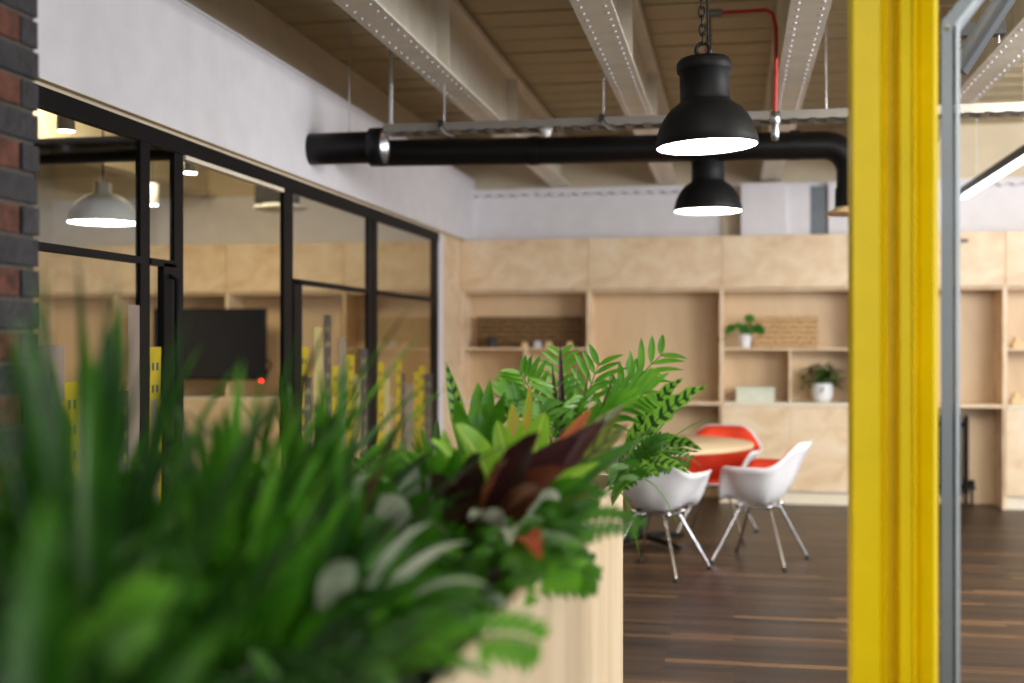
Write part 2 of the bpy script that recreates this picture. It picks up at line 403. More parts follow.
# shelf objects
YS=YF+.30
def relief(px0,px1,label,matr,seed,nx=16,ny=6):
    a=P(px0,345,YS); b=P(px1,345,YS); z0=1.411; z1=P(px0,317,YS).z
    t=thing('carved_board',label,'wall art',((a.x+b.x)/2,YS,z0),0,'carved wooden boards on the shelves')
    rr=random.Random(seed)
    MB().box((a.x,YS,z0),(b.x,YS+.03,z1)).build('backing',mat('board_backing',(.42,.25,.10) if seed==3 else (.12,.065,.025),.6),t)  # backing colour darkened to paint shade into the gaps of the carving
    m=MB(); 
    for i in range(nx):
        for j in range(ny):
            cx=a.x+(b.x-a.x)*(i+.5)/nx; cz=z0+(z1-z0)*(j+.5)/ny
            an=rr.uniform(0,math.pi); L=(b.x-a.x)/nx*.55; dx,dz=math.cos(an)*L,math.sin(an)*L*.6
            m.tube([(cx-dx,YS-.004,cz-dz),(cx+rr.uniform(-.01,.01),YS-.022,cz+rr.uniform(-.01,.01)),(cx+dx,YS-.004,cz+dz)],.0095,6)
    m.build('carving',matr,t)
    return t
relief(752,818,'pale carved wooden board behind the small round-leaved plant',lightwood,3)
relief(477,583,'dark carved wooden board on the shelf beside the glass partition',mat('dark_carved_wood',(.30,.17,.06),.6,var=.3,vscale=30),4,26,6)
# charcoal pot
Yo=YF+.14
p=P(492,345,Yo)
t=MB(); t.lathe([(0,0),(.040,0),(.046,.012),(.048,.095),(.044,.098),(.040,.09),(.038,.03),(0,.03)],(p.x,Yo,1.411),24)
tag(t.build('candle_pot',darkpot,loc=(p.x,Yo,1.411)),'small charcoal pot on the shelf in front of the dark carved board','pot')
for px,w,h,lb,mm in ((525,.055,.045,'squat light wooden block beside the charcoal pot',lightwood),(538,.07,.055,'pale grey block between wooden blocks on the dark board shelf',mat('pale_grey_block',(.55,.56,.60),.5)),(549,.06,.05,'light wooden block just right of the pale grey block',lightwood),(570,.055,.05,'light wooden block at the right end of the dark board shelf',lightwood)):
    p=P(px,345,Yo)
    o=MB().box((p.x-w/2,Yo-.03,1.411),(p.x+w/2,Yo+.03,1.411+h)).box((p.x-w*.3,Yo-.02,1.411+h),(p.x+w*.2,Yo+.02,1.411+h+.012)).build('wooden_block' if 'grey' not in lb else 'decorative_block',mm,loc=(p.x,Yo,1.411),bevel=.004)
    tag(o,lb,'block','small blocks on the dark board shelf')
# patterned box
def marble():
    m=D.materials.new('pale_patterned'); m.use_nodes=True; nt=m.node_tree; b=nt.nodes['Principled BSDF']
    tc=nt.nodes.new('ShaderNodeTexCoord'); v=nt.nodes.new('ShaderNodeTexNoise'); v.inputs['Scale'].default_value=22; v.inputs['Distortion'].default_value=2.5
    nt.links.new(tc.outputs['Object'],v.inputs['Vector']); r=ramp(nt,[(.42,(.74,.74,.62)),(.5,(.50,.58,.42)),(.58,(.78,.77,.66))]); nt.links.new(v.outputs['Fac'],r.inputs['Fac']); nt.links.new(r.outputs['Color'],b.inputs['Base Color'])
    return m
a=P(736,402,Yo); b=P(774,402,Yo); zt=.918+.135
t=thing('storage_box','pale green patterned box in the lower left niche below the small plant','box',((a.x+b.x)/2,Yo,.918))
mm=marble(); MB().box((a.x,Yo-.09,.918),(b.x,Yo+.09,zt-.035)).build('box_body',mm,t,bevel=.003); MB().box((a.x-.003,Yo-.093,zt-.034),(b.x+.003,Yo+.093,zt)).build('lid',mm,t,bevel=.003)
for px,py,z0,w,lb in ((1018,345,1.411,.10,'light wooden ornament on the upper shelf at the right edge'),(1018,402,.918,.12,'light wooden ornament on the lower niche at the right edge')):
    p=P(px,py,Yo); m=MB(); m.box((p.x-w/2,Yo-.05,z0),(p.x+w/2,Yo+.05,z0+.05)).box((p.x-w*.35,Yo-.04,z0+.05),(p.x+w*.1,Yo+.04,z0+.10))
    tag(m.build('wooden_ornament',lightwood,loc=(p.x,Yo,z0),bevel=.004),lb,'ornament','wooden ornaments in the right unit')

# ---------------------------------------------------------------- leaves
def bez(a,b,c,t): return a*((1-t)**2)+b*(2*t*(1-t))+c*(t*t)
PROF={'lance':lambda t:math.sin(math.pi*min(1,t**.75))**.8 if 0<t<1 else 0,
      'strap':lambda t:min(1,.45+2.2*t)*(1-t**3.2)**.8,
      'oval':lambda t:math.sin(math.pi*t**.85)**.6 if 0<t<1 else 0}
def leaf(mb,p0,p1,p2,w,m=0,prof='lance',n=9,fold=.25,wave=0,nw=5,stalk=0,upv=None):
    p0,p1,p2=Vector(p0),Vector(p1),Vector(p2); vs=[];uv=[]; cols=(-1,0,1) if w<.02 else (-1,-.5,0,.5,1)
    if stalk:
        pts=[bez(p0,p1,p2,stalk*i/4) for i in range(5)]
        mb.tube(pts,max(.0022,w*.045),6,m)
    up=upv or Vector((0,0,1))
    for i in range(n+1):
        q=i/n; t=stalk+(1-stalk)*q
        c=bez(p0,p1,p2,t); d=(bez(p0,p1,p2,min(1,t+.02))-bez(p0,p1,p2,max(0,t-.02))).normalized()
        s=d.cross(up)
        if s.length<.15: s=d.cross(Vector((.3,1,0)))
        s.normalize(); nr=s.cross(d)
        ww=max(PROF[prof](q),.02)*w*.5
        for k in cols:
            dz=abs(k)*fold*ww + (wave*ww*math.sin(q*nw*2*math.pi+(0 if k>0 else 1.3))*abs(k) if wave else 0)
            vs.append(c+s*(k*ww)+nr*dz); uv.append((q,.5+k/2))
    L=len(cols); fs=[]
    for i in range(n):
        for j in range(L-1):
            fs.append((i*L+j,i*L+j+1,(i+1)*L+j+1,(i+1)*L+j))
    mb.add(vs,fs,m,True,uv)
def rnd(a,b): return R_.uniform(a,b)
def frond(mb,p0,p1,p2,n,ll,lw,m=0,t0=.25,ang=.75,droop=.25,sm=1):
    p0,p1,p2=Vector(p0),Vector(p1),Vector(p2)
    mb.tube([bez(p0,p1,p2,i/8) for i in range(9)],[.0035*(1-.6*i/8) for i in range(9)],5,sm)
    for i in range(n):
        t=t0+(1-t0)*(i+.5)/n; c=bez(p0,p1,p2,t); d=(bez(p0,p1,p2,min(1,t+.02))-bez(p0,p1,p2,t-.02)).normalized()
        s=d.cross(Vector((0,-.7,.7)))
        if s.length<.15: s=Vector((1,0,0))
        s.normalize(); L=ll*(.55+.45*math.sin(math.pi*(i+.5)/n))*rnd(.9,1.1)
        for sg in(-1,1):
            dr=(d*ang+s*sg+Vector((0,0,rnd(0,.2)))).normalized(); e=c+dr*L-Vector((0,0,droop*L))
            leaf(mb,c,c+dr*L*.5+Vector((0,0,.04*L)),e,lw,m,'lance',5,.2,upv=Vector((0,-.7,.7)))
SZ=.99
def plant(x,y,name,label,group='plants in the plywood planter'):
    return thing(name,label,'plant',(x,y,SZ),0,group)
def rosette(t,n,L,w,mats,prof='strap',spread=(.2,.9),droop=.3,wave=0,fold=.3,az=None,name='foliage',stalk=0,zmin=None,nseg=9):
    mb=MB(); b=Vector(t.location)
    for i in range(n):
        a=(az[0]+(az[1]-az[0])*rnd(0,1)) if az else (i*2.399+rnd(-.3,.3))
        el=rnd(*spread); l=L*rnd(.75,1.1); d=Vector((math.cos(a)*math.sin(el),math.sin(a)*math.sin(el),math.cos(el)))
        hd=Vector((math.cos(a),math.sin(a),0))
        p1=b+d*l*.6; p2=b+d*l*.85+hd*l*.2*math.sin(el)-Vector((0,0,droop*l*math.sin(el)*rnd(.6,1.3)))
        leaf(mb,b+hd*.012,p1,p2,w*rnd(.8,1.15),R_.randrange(len(mats)) if len(mats)>1 else 0,prof,nseg,fold,wave,stalk=stalk)
    return mb.build(name,mats,t)

# ---------------------------------------------------------------- planter
PXR=-.345; PXL=-.99; PY0=.12; PY1=3.73; PH=1.05
t=thing('planter','long waist-high birch plywood planter box filled with mixed green plants','planter',((PXR+PXL)/2,(PY0+PY1)/2,0))
T=.018
MB().box((PXR-T,PY0,0),(PXR,PY1-.0005,PH)).build('side_panel',ply_planter,t,bevel=.0015)
MB().box((PXL,PY0,0),(PXL+T,PY1-.0005,PH)).build('side_panel',ply_planter,t,bevel=.0015)
MB().box((PXL+T,PY1-T,0),(PXR-T,PY1,PH)).build('end_panel',ply_planter,t,bevel=.0015)
MB().box((PXL+T,PY0,0),(PXR-T,PY0+T,PH)).build('end_panel',ply_planter,t,bevel=.0015)
MB().box((PXL+T,PY0+T,.70),(PXR-T,PY1-T,SZ)).build('soil',soil,t)

# in-focus plants at the far end -----------------------------------------
def L3(mb,a,b,arch,w,m,prof='lance',Ya=None,**k):
    a=Vector(a); b=Vector(b); mid=(a+b)/2+Vector((0,0,arch)); k.setdefault('upv',Vector((0,-.8,.6)) if (b-a).normalized().x*1>-.2 else Vector((0,-.75,.65))); leaf(mb,a,mid,b,w,m,prof,**k)
# parlour palm
bp=P(560,470,3.45); pl=plant(bp.x,bp.y,'parlour_palm','bright green feathery palm at the far end of the planter, tips above the table')
mb=MB(); b0=Vector((bp.x,bp.y,SZ))
for (px,py,Y,arch,n,ll) in ((665,352,3.5,.10,9,.13),(650,392,3.3,.14,10,.14),(520,372,3.45,.12,10,.12),(600,362,3.5,.08,9,.13),(560,352,3.55,.08,9,.10),(505,398,3.2,.12,9,.12),(620,410,3.15,.14,10,.13),(555,385,3.2,.10,9,.12),(585,395,3.1,.12,9,.12),(640,372,3.6,.12,9,.12),(540,405,3.0,.1,9,.11)):
    e=P(px,py,Y); mid=(b0+e)/2+Vector((0,0,arch)); frond(mb,b0,mid,e,n-2,ll,.022,0,.38,.9,.12)
mb.build('foliage',[g_palm,stemm],pl)
# rattlesnake plant, right
bp=P(600,475,3.5); pl=plant(bp.x,bp.y,'rattlesnake_plant','rattlesnake plant with long spotted wavy leaves leaning over the round table')
mb=MB(); b0=Vector((bp.x,bp.y,SZ))
for (px,py,Y,arch,w) in ((708,386,3.35,.12,.062),(683,378,3.5,.10,.055),(690,474,3.2,.14,.045),(702,450,3.3,.16,.055),(700,452,3.55,.10,.03),(660,478,3.1,.12,.05),(655,430,3.1,.08,.06),(668,404,3.6,.09,.055)):
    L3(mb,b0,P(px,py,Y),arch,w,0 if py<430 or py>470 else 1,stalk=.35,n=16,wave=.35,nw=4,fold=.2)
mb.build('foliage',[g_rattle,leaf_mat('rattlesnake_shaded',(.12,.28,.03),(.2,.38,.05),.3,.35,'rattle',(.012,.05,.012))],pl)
# rattlesnake, left
bp=P(480,470,3.1); pl=plant(bp.x,bp.y,'rattlesnake_plant','spotted rattlesnake plant at the left rim of the planter, one leaf against the plywood')
mb=MB(); b0=Vector((bp.x,bp.y,SZ))
for (px,py,Y,arch,w,mi) in ((446,362,3.1,.02,.045,0),(478,382,3.2,.05,.06,1),(490,378,3.2,.03,.05,1),(455,398,2.9,.06,.05,1),(505,392,3.0,.05,.05,2)):
    L3(mb,b0,P(px,py,Y),arch,w,mi,stalk=.35,n=14,wave=.25,nw=4)
mb.build('foliage',[g_rattle,g_palm,g_mid],pl)
# croton
bp=P(520,480,2.75); pl=plant(bp.x,bp.y,'croton','croton with lime, yellow and red-orange leaves in the middle of the far foliage')
mb=MB(); b0=Vector((bp.x,bp.y,SZ))
for (px,py,Y,arch,w,mi) in ((592,408,2.75,.06,.05,1),(455,424,2.5,.05,.085,0),(545,412,2.8,.07,.065,0),(512,402,2.9,.05,.05,2),(525,425,2.5,.06,.075,0),(598,505,2.4,.10,.045,1),(430,440,2.4,.05,.08,0),(575,440,2.5,.10,.05,2),(497,420,2.8,.05,.055,0),(530,385,3.0,.04,.03,2),(560,478,2.35,.10,.05,3),(610,470,2.6,.10,.045,2)):
    L3(mb,b0,P(px,py,Y),arch,w,mi,'oval' if mi==0 else 'lance',stalk=.3,n=10,fold=.15)
mb.build('foliage',[g_lime,g_red,g_yel,g_pale],pl)
# burgundy prayer plant
bp=P(470,560,2.35); pl=plant(bp.x,bp.y,'prayer_plant','dark burgundy prayer plant with olive striped leaves, in front of the croton')
mb=MB(); b0=Vector((bp.x,bp.y,SZ))
for (px,py,Y,arch,w,mi) in ((624,404,2.75,.02,.085,1),(606,420,2.5,.05,.075,0),(580,436,2.3,.06,.085,0),(540,432,2.2,.06,.085,0),(478,452,2.2,.06,.08,0),(566,470,2.2,.08,.08,3),(628,424,2.65,.03,.075,1),(430,470,2.1,.08,.08,0),(645,436,2.6,.04,.045,2),(505,462,2.0,.08,.08,3),(600,462,2.4,.06,.05,4),(585,478,2.3,.07,.05,2),(455,505,2.0,.08,.07,0),(540,490,2.0,.08,.07,3)):
    L3(mb,b0,P(px,py,Y),arch,w,mi,stalk=.3,n=12,fold=.2,wave=.08)
mb.build('foliage',[g_burg,g_olive,g_mid,leaf_mat('red_brown_leaf',(.10,.02,.012),(.18,.06,.02),.25),g_lime],pl)
# spiky dark blades
bp=P(565,470,3.2); pl=plant(bp.x,bp.y,'dark_cordyline','thin purple-brown bladed plant standing up behind the palm')
mb=MB(); b0=Vector((bp.x,bp.y,SZ))
for (px,py,Y,w,mi) in ((560,340,3.2,.022,0),(615,372,3.3,.008,0),(552,362,3.3,.02,0),(577,360,3.4,.006,1),(590,362,3.4,.008,0),(597,368,3.2,.006,1)):
    L3(mb,b0,P(px,py,Y),0,w,mi,'strap',n=8)
mb.build('foliage',[g_burg,g_pale],pl)
# small-leaved bush
bp=P(545,470,3.3); pl=plant(bp.x-.02,bp.y+.1,'small_leaved_bush','dense small-leaved green bush beneath the palm fronds')
mb=MB()
for i in range(420):
    c=Vector((bp.x,bp.y,1.14))+Vector((rnd(-.13,.13),rnd(-.16,.2),rnd(-.14,.17))); d=Vector((rnd(-1,1),rnd(-1,1),rnd(-.2,1))).normalized()
    leaf(mb,c,c+d*.02,c+d*.038,.018,i%2,'oval',4,.2)
for i in range(14):
    e=Vector((bp.x+rnd(-.12,.12),bp.y+rnd(-.12,.15),rnd(1.1,1.26))); mb.tube([(bp.x-.02,bp.y+.1,SZ),e],.002,5,2)
mb.build('foliage',[g_mid,g_palm,stemb],pl)
# trailing fern over the end
bp=P(610,480,3.4); pl=plant(bp.x,bp.y,'sword_fern','green fern fronds spilling over the far corner of the planter towards the white chair')
mb=MB(); b0=Vector((bp.x,bp.y,SZ))
for (px,py,Y,arch) in ((672,468,3.3,.10),(655,455,3.5,.10),(690,462,3.4,.13),(640,478,3.1,.08),(668,440,3.3,.1),(630,468,3.0,.1)):
    e=P(px,py,Y); mid=(b0+e)/2+Vector((0,0,arch)); frond(mb,b0,mid,e,14,.045,.014,0,.2,.4,.1)
for (px,py,Y,arch) in ((680,530,3.2,.22),(720,415,3.3,.1),(705,470,3.2,.2),(640,560,3.1,.2),(700,395,3.5,.1)):
    e=P(px,py,Y); L3(mb,b0,e,arch,.005,2,'strap',n=12)
mb.build('foliage',[g_mid,stemm,g_palm],pl)

# mid and foreground plants ------------------------------------------------
pl=plant(-.44,2.35,'sword_fern','fern in the middle of the planter hanging over its right side')
mb=MB(); b0=Vector(pl.location)
for (px,py,Y,arch) in ((640,528,2.15,.10),(600,500,2.3,.12),(575,560,1.95,.12),(560,540,2.0,.1),(545,520,2.1,.1),(585,545,1.9,.10),(530,585,1.8,.12),(500,540,2.0,.1),(560,500,2.6,.1)):
    e=P(px,py,Y); mid=(b0+e)/2+Vector((0,0,arch)); frond(mb,b0,mid,e,12,.05,.016,0,.25,.5,.15)
for (px,py,Y,mi) in ((560,500,2.1,2),(510,545,1.9,2),(470,520,1.9,2),(540,560,1.8,3)):
    L3(mb,b0,P(px,py,Y),.12,.045,mi,stalk=.3)
mb.build('foliage',[g_mid,stemm,g_pale,g_red],pl)
specs=[ # x,y,name,label,n,L,w,mats,prof,spread,droop
 (-.70,2.75,'strap_leaf_plant','green strap-leaved plant between the spotted plant and the croton',26,.36,.028,[g_strap,g_mid],'strap',(.1,1.1),.4),
 (-.88,2.35,'strap_leaf_plant','green grassy plant at the left rim against the skyline glass',26,.52,.020,[g_strap,g_mid,g_lime],'strap',(.05,.9),.35),
 (-.62,2.15,'peace_lily','green lily-like plant with pale spathes in mid planter',22,.34,.06,[g_mid,g_palm,g_pale],'lance',(.1,1.1),.4),
 (-.52,1.80,'prayer_plant','dark leaved plant on the right rim, in front of the mid fern',22,.27,.075,[g_dark,g_burg,g_mid],'lance',(.3,1.2),.5),
 (-.80,1.75,'strap_leaf_plant','tall upright blades in front of the black door post',28,.50,.026,[g_strap,g_dark,g_mid],'strap',(.05,.8),.3),
 (-.60,1.45,'peace_lily','broad glossy green leaves in the blurred foreground centre',24,.36,.07,[g_mid,g_strap,g_mid],'lance',(.1,1.1),.45),
 (-.88,1.35,'strap_leaf_plant','grassy plant blurring over the glass, below the television',26,.52,.024,[g_strap,g_mid,g_palm],'strap',(.1,.9),.35),
 (-.50,1.30,'small_strap_plant','low green plant on the right rim near the bottom of the photo',18,.22,.03,[g_dark,g_mid],'strap',(.3,1.1),.4),
 (-.70,1.12,'peace_lily','large blurred green leaves left of the bottom centre',22,.38,.075,[g_mid,g_dark,g_strap],'lance',(.1,1.1),.45),
 (-.86,1.02,'strap_leaf_plant','blurred blades reaching up over the glass beside the brick pier',30,.60,.022,[g_strap,g_dark],'strap',(.05,.6),.2),
 (-.56,1.00,'prayer_plant','dark green blurred foliage at the bottom centre of the photo',20,.26,.07,[g_dark,g_mid],'lance',(.2,1.1),.5),
 (-.62,.82,'peace_lily','very blurred dark green leaves in the lower left',22,.34,.07,[g_dark,g_mid],'lance',(.1,1.0),.45),
 (-.70,.80,'strap_leaf_plant','nearest tall blades in front of the brick pier',26,.56,.024,[g_strap,g_dark],'strap',(.05,.8),.3),
 (-.47,.72,'small_strap_plant','nearest low dark plant in the bottom left corner',20,.28,.03,[g_dark,g_strap],'strap',(.2,1.0),.4),
]
specs+=[
 (-.86,1.48,'tall_grass_plant','tall dark green grassy blades crossing the printed skyline, beside the door posts',34,.68,.020,[g_strap,g_dark,g_mid],'strap',(.03,.75),.22),
 (-.76,1.24,'tall_grass_plant','tall dark green blades crossing the printed skyline next to the brick pier',38,.68,.022,[g_strap,g_dark,g_mid],'strap',(.03,.75),.22),
 (-.60,1.02,'tall_grass_plant','blurred tall blades rising against the left part of the skyline',34,.62,.022,[g_strap,g_dark,g_dark],'strap',(.03,.8),.22),
 (-.64,1.38,'tall_grass_plant','blurred upright blades in front of the doorway and television',30,.54,.024,[g_strap,g_mid,g_palm],'strap',(.05,.8),.25),
 (-.66,1.85,'tall_grass_plant','upright blades in front of the black post right of the doorway',30,.54,.024,[g_strap,g_dark,g_mid,g_burg],'strap',(.03,.7),.25),
 (-.42,.62,'tall_grass_plant','nearest blurred arching blades at the bottom left, closest to the viewer',30,.52,.034,[g_strap,g_dark,g_mid],'strap',(.1,1.0),.3),
]
for (x,y,nm,lb,n,L,w,ms,pf,sp,dr) in specs:
    pl=plant(x,y,nm,lb); rosette(pl,n,L,w,ms,pf,sp,dr,stalk=.25 if pf=='lance' else 0)
more=[
 (-.46,2.15,'boston_fern','fern fronds covering the right rim below the burgundy leaves',13,.24,10),
 (-.50,1.62,'boston_fern','fern just inside the right rim in the lower middle of the photo',13,.24,10),
 (-.92,1.62,'boston_fern','fern along the left rim below the glass door',16,.36,12),
 (-.92,2.65,'boston_fern','fern on the left rim near the white corner',15,.32,12),
 (-.66,.98,'boston_fern','blurred fern amid broad leaves in the lower left',18,.38,12),
]
for (x,y,nm,lb,n,L,nl) in more:
    pl=plant(x,y,nm,lb); mb=MB(); b0=Vector(pl.location)
    for i in range(n):
        a=i*2.399+rnd(-.3,.3); el=rnd(.25,1.15); l=L*rnd(.75,1.1); hd=Vector((math.cos(a),math.sin(a),0)); d=hd*math.sin(el)+Vector((0,0,math.cos(el)))
        frond(mb,b0,b0+d*l*.7,b0+d*l*.8+hd*l*.25-Vector((0,0,.2*l*math.sin(el))),nl,.06,.018,2 if i%5==0 else 0,.2,.4,.15)
    mb.build('foliage',[g_mid,stemm,g_palm],pl)
for (x,y,lb,n,L,w,ms) in (  # pale leaves scattered in here stand for glossy highlights
 (-.60,2.45,'bright green leafy plant just in front of the lime croton leaves',26,.36,.045,[g_palm,g_mid,g_lime]),
 (-.74,2.05,'mixed green leafy plant in the middle of the planter before the white corner',28,.42,.05,[g_mid,g_palm,g_dark,g_pale]),
 (-.58,1.62,'dense green leafy plant with a few pale highlight leaves in the photo centre left',26,.34,.045,[g_mid,g_dark,g_pale,g_dark]),
 (-.78,1.42,'dense leafy plant below the television, tips before the doorway',28,.42,.045,[g_mid,g_dark,g_palm,g_dark]),
 (-.76,.90,'dense blurred leafy plant before the brick pier base',28,.44,.045,[g_mid,g_dark,g_dark,g_pale]),
 (-.47,.56,'nearest blurred leafy plant filling the bottom left corner',30,.46,.05,[g_dark,g_strap,g_dark,g_mid]),
 (-.70,.58,'very blurred leafy plant at the left edge of the photo',28,.40,.045,[g_dark,g_strap,g_mid])):
    pl=plant(x,y,'leafy_plant',lb); rosette(pl,n,L,w,ms,'lance',(.05,1.15),.35,stalk=.2)
# arching blades over the glass
pl=plant(-.86,1.9,'spider_grass','arching thin blades crossing the black frame near the white corner')
mb=MB(); b0=Vector(pl.location)
for (px,py,Y,w,mi) in ((415,300,1.95,.010,0),(395,330,1.9,.012,0),(425,330,2.1,.012,1),(335,310,1.8,.018,2),(300,330,1.8,.016,0),(430,380,2.2,.016,0),(360,345,1.7,.014,1),(450,385,2.3,.012,1)):
    e=P(px,py,Y); L3(mb,b0,e,.06,w,mi,'strap',n=10)
mb.build('foliage',[g_strap,g_palm,g_burg],pl)

# potted plants on shelf
p=P(745,347,Yo)
t=thing('potted_plant','round-leaved plant in a small tapered white pot on the upper shelf','potted plant',(p.x,Yo,1.411))
MB().lathe([(0,0),(.042,0),(.046,.01),(.064,.125),(.060,.127),(.055,.11),(0,.11)],(p.x,Yo,1.411),28).build('pot',ceramic,t)
mb=MB(); b0=Vector((p.x,Yo,1.52)); ms=MB()
for (px,py,r) in ((731,328,.045),(750,318,.05),(757,328,.06),(744,328,.05),(738,325,.035),(747,333,.045),(721,339,.035),(761,331,.04),(728,331,.03)):
    q=P(px,py,Yo+rnd(-.06,.04)); ms.tube([b0,(b0+q)/2+Vector((0,0,.03)),q],.003,5)
    nrm=Vector((rnd(-.3,.3),-1,rnd(.2,.8))).normalized(); a1=nrm.cross(Vector((0,0,1))).normalized(); a2=nrm.cross(a1)
    vs=[q]+[q+(a1*math.cos(k*math.pi/6)+a2*math.sin(k*math.pi/6)*.85)*r-nrm*.006 for k in range(12)]
    mb.add(vs,[(0,1+k,1+(k+1)%12) for k in range(12)],0,True)
mb.build('foliage',leaf_mat('pilea_green',(.03,.15,.02),(.06,.25,.03)),t); ms.build('stems',stemm,t)
p=P(822,402,Yo)
t=thing('potted_plant','bushy dark green plant in a rounded white pot in the lower right niche','potted plant',(p.x,Yo,.918))
MB().lathe([(0,0),(.055,0),(.080,.02),(.095,.07),(.097,.15),(.093,.175),(.088,.172),(.085,.15),(0,.15)],(p.x,Yo,.918),32).build('pot',ceramic,t)
mb=MB(); ms=MB()
for i in range(230):
    a=rnd(0,6.28); rr=rnd(.02,.19); z=rnd(.19,.36)-(rr*.35)
    c=Vector((p.x+math.cos(a)*rr,Yo+math.sin(a)*rr*.6,.918+z)); d=Vector((math.cos(a)+rnd(-.6,.6),rnd(-1,.5),rnd(-.4,.5))).normalized()
    leaf(mb,c,c+d*.03,c+d*.065-Vector((0,0,.01)),.045,i%2,'oval',4,.2)
for i in range(12):
    a=rnd(0,6.28); ms.tube([(p.x,Yo,1.07),(p.x+math.cos(a)*.07,Yo+math.sin(a)*.05,1.18),(p.x+math.cos(a)*.13,Yo+math.sin(a)*.09,1.20)],.002,5)
mb.build('foliage',[g_dark,g_mid],t); ms.build('stems',stemm,t)

# ---------------------------------------------------------------- radiator
p=P(966,460,YF+.27)
t=thing('radiator','black column radiator standing in the open desk niche beside the grey frame','radiator',(p.x-.12,YF+.27,0))
for i in range(5):
    m=MB(); x=p.x-.26+i*.065
    for dy in (-.04,.04): m.tube([(x,YF+.27+dy,.12),(x,YF+.27+dy,.76)],.016,10)
    m.tube([(x,YF+.23,.76),(x,YF+.27,.795),(x,YF+.31,.76)],.017,10); m.tube([(x,YF+.23,.12),(x,YF+.27,.09),(x,YF+.31,.12)],.017,10)
    m.build('column',black,t)
MB().tube([(p.x-.28,YF+.27,.72),(p.x+.02,YF+.27,.72)],.018).build('header_pipe',black,t)
MB().tube([(p.x-.28,YF+.27,.16),(p.x+.05,YF+.27,.16)],.018).build('header_pipe',black,t)
MB().tube([(p.x+.05,YF+.27,0.001),(p.x+.05,YF+.27,.17)],.012).tube([(p.x+.05,YF+.20,.16),(p.x+.05,YF+.30,.16)],.022).lathe([(0,0),(.02,0),(.028,.01),(.028,.04),(.018,.055),(0,.055)],(p.x+.05,YF+.27,.17),16).build('valve',black,t)
for i in (0,4):
    m=MB(); x=p.x-.26+i*.065; m.tube([(x,YF+.27,.10),(x,YF+.23,.001)],.012,8).tube([(x,YF+.27,.10),(x,YF+.31,.001)],.012,8).build('foot',black,t)

# ---------------------------------------------------------------- table + chairs
tx,ty=LD(.95,8.62)
t=thing('round_table','large round table with a pale wooden top, ringed by white shell armchairs','table',(tx,ty,0))
MB().lathe([(0,.705),(.77,.705),(.798,.712),(.80,.733),(.795,.738),(0,.738)],(tx,ty,0),72).build('tabletop',ply_mat('table_top',(.68,.50,.28),(.76,.58,.35),(.80,.63,.41)),t)
MB().lathe([(.16,.704),(.05,.67),(.038,.6),(.038,.06),(.05,.04),(0,.04)],(tx,ty,0),24).build('pedestal',black,t)
for i in range(4):
    a=math.pi/4+i*math.pi/2
    m=MB(); m.tube([(tx,ty,.05),(tx+math.cos(a)*.2,ty+math.sin(a)*.2,.045),(tx+math.cos(a)*.40,ty+math.sin(a)*.40,.02)],[.025,.022,.018],10).build('foot',black,t)

def sm(x,a,b):
    x=max(0,min(1,(x-a)/(b-a))); return x*x*(3-2*x)
def shell_pt(r,phi,inset=0.0):
    # phi = 0 is the front (+Y local), pi the back
    ap=abs(phi)/math.pi*180
    rimz=.425+ (.655-.425)*sm(ap,28,62)+(.815-.655)*sm(ap,112,158)
    rad_f,rad_s,rad_b=.245,.315,.30
    x=math.sin(phi); y=math.cos(phi)
    ry=rad_f+ .02*sm(ap,20,60) if y>0 else rad_b+.02
    # flatter superellipse outline
    ex_=2.6-.5*sm(ap,120,165); k=(abs(x)**ex_+abs(y)**ex_)**(-1/ex_)
    ex,ey=x*k*rad_s,y*k*ry
    # bowl: horizontal growth quick, height late
    g=min(1,r**.72*1.0)
    hgt=(rimz-.395)
    pw=2.6 if ap>60 else 2.0+.6*sm(ap,20,60)
    z=.395+hgt*(r**pw)
    if ap<35: z=.395+ (rimz-.395)*math.sin(r*math.pi/2)*1.0 - .02*max(0,r-.85)/.15*(1-sm(ap,20,35))
    lean=.0
    xx,yy=ex*(.80*g+.20*r**3),ey*(.80*g+.20*r**3)
    lip=.018*sm(r,.9,1)*sm(ap,40,70)
    xx*=1+lip/.3; yy*=1+lip/.3
    xx*=1-inset*.06; yy*=1-inset*.06; z+=.012*inset
    return Vector((xx,yy,z))
def make_shell(rmax,inset):
    NR,NP=16,64; vs=[]; fs=[]
    for i in range(NR+1):
        r=.0001+rmax*i/NR
        for k in range(NP):
            phi=-math.pi+2*math.pi*k/NP
            vs.append(shell_pt(r,phi,inset))
    for i in range(NR):
        for k in range(NP): fs.append((i*NP+k,i*NP+(k+1)%NP,(i+1)*NP+(k+1)%NP,(i+1)*NP+k))
    return MB().add(vs,fs,0,True)
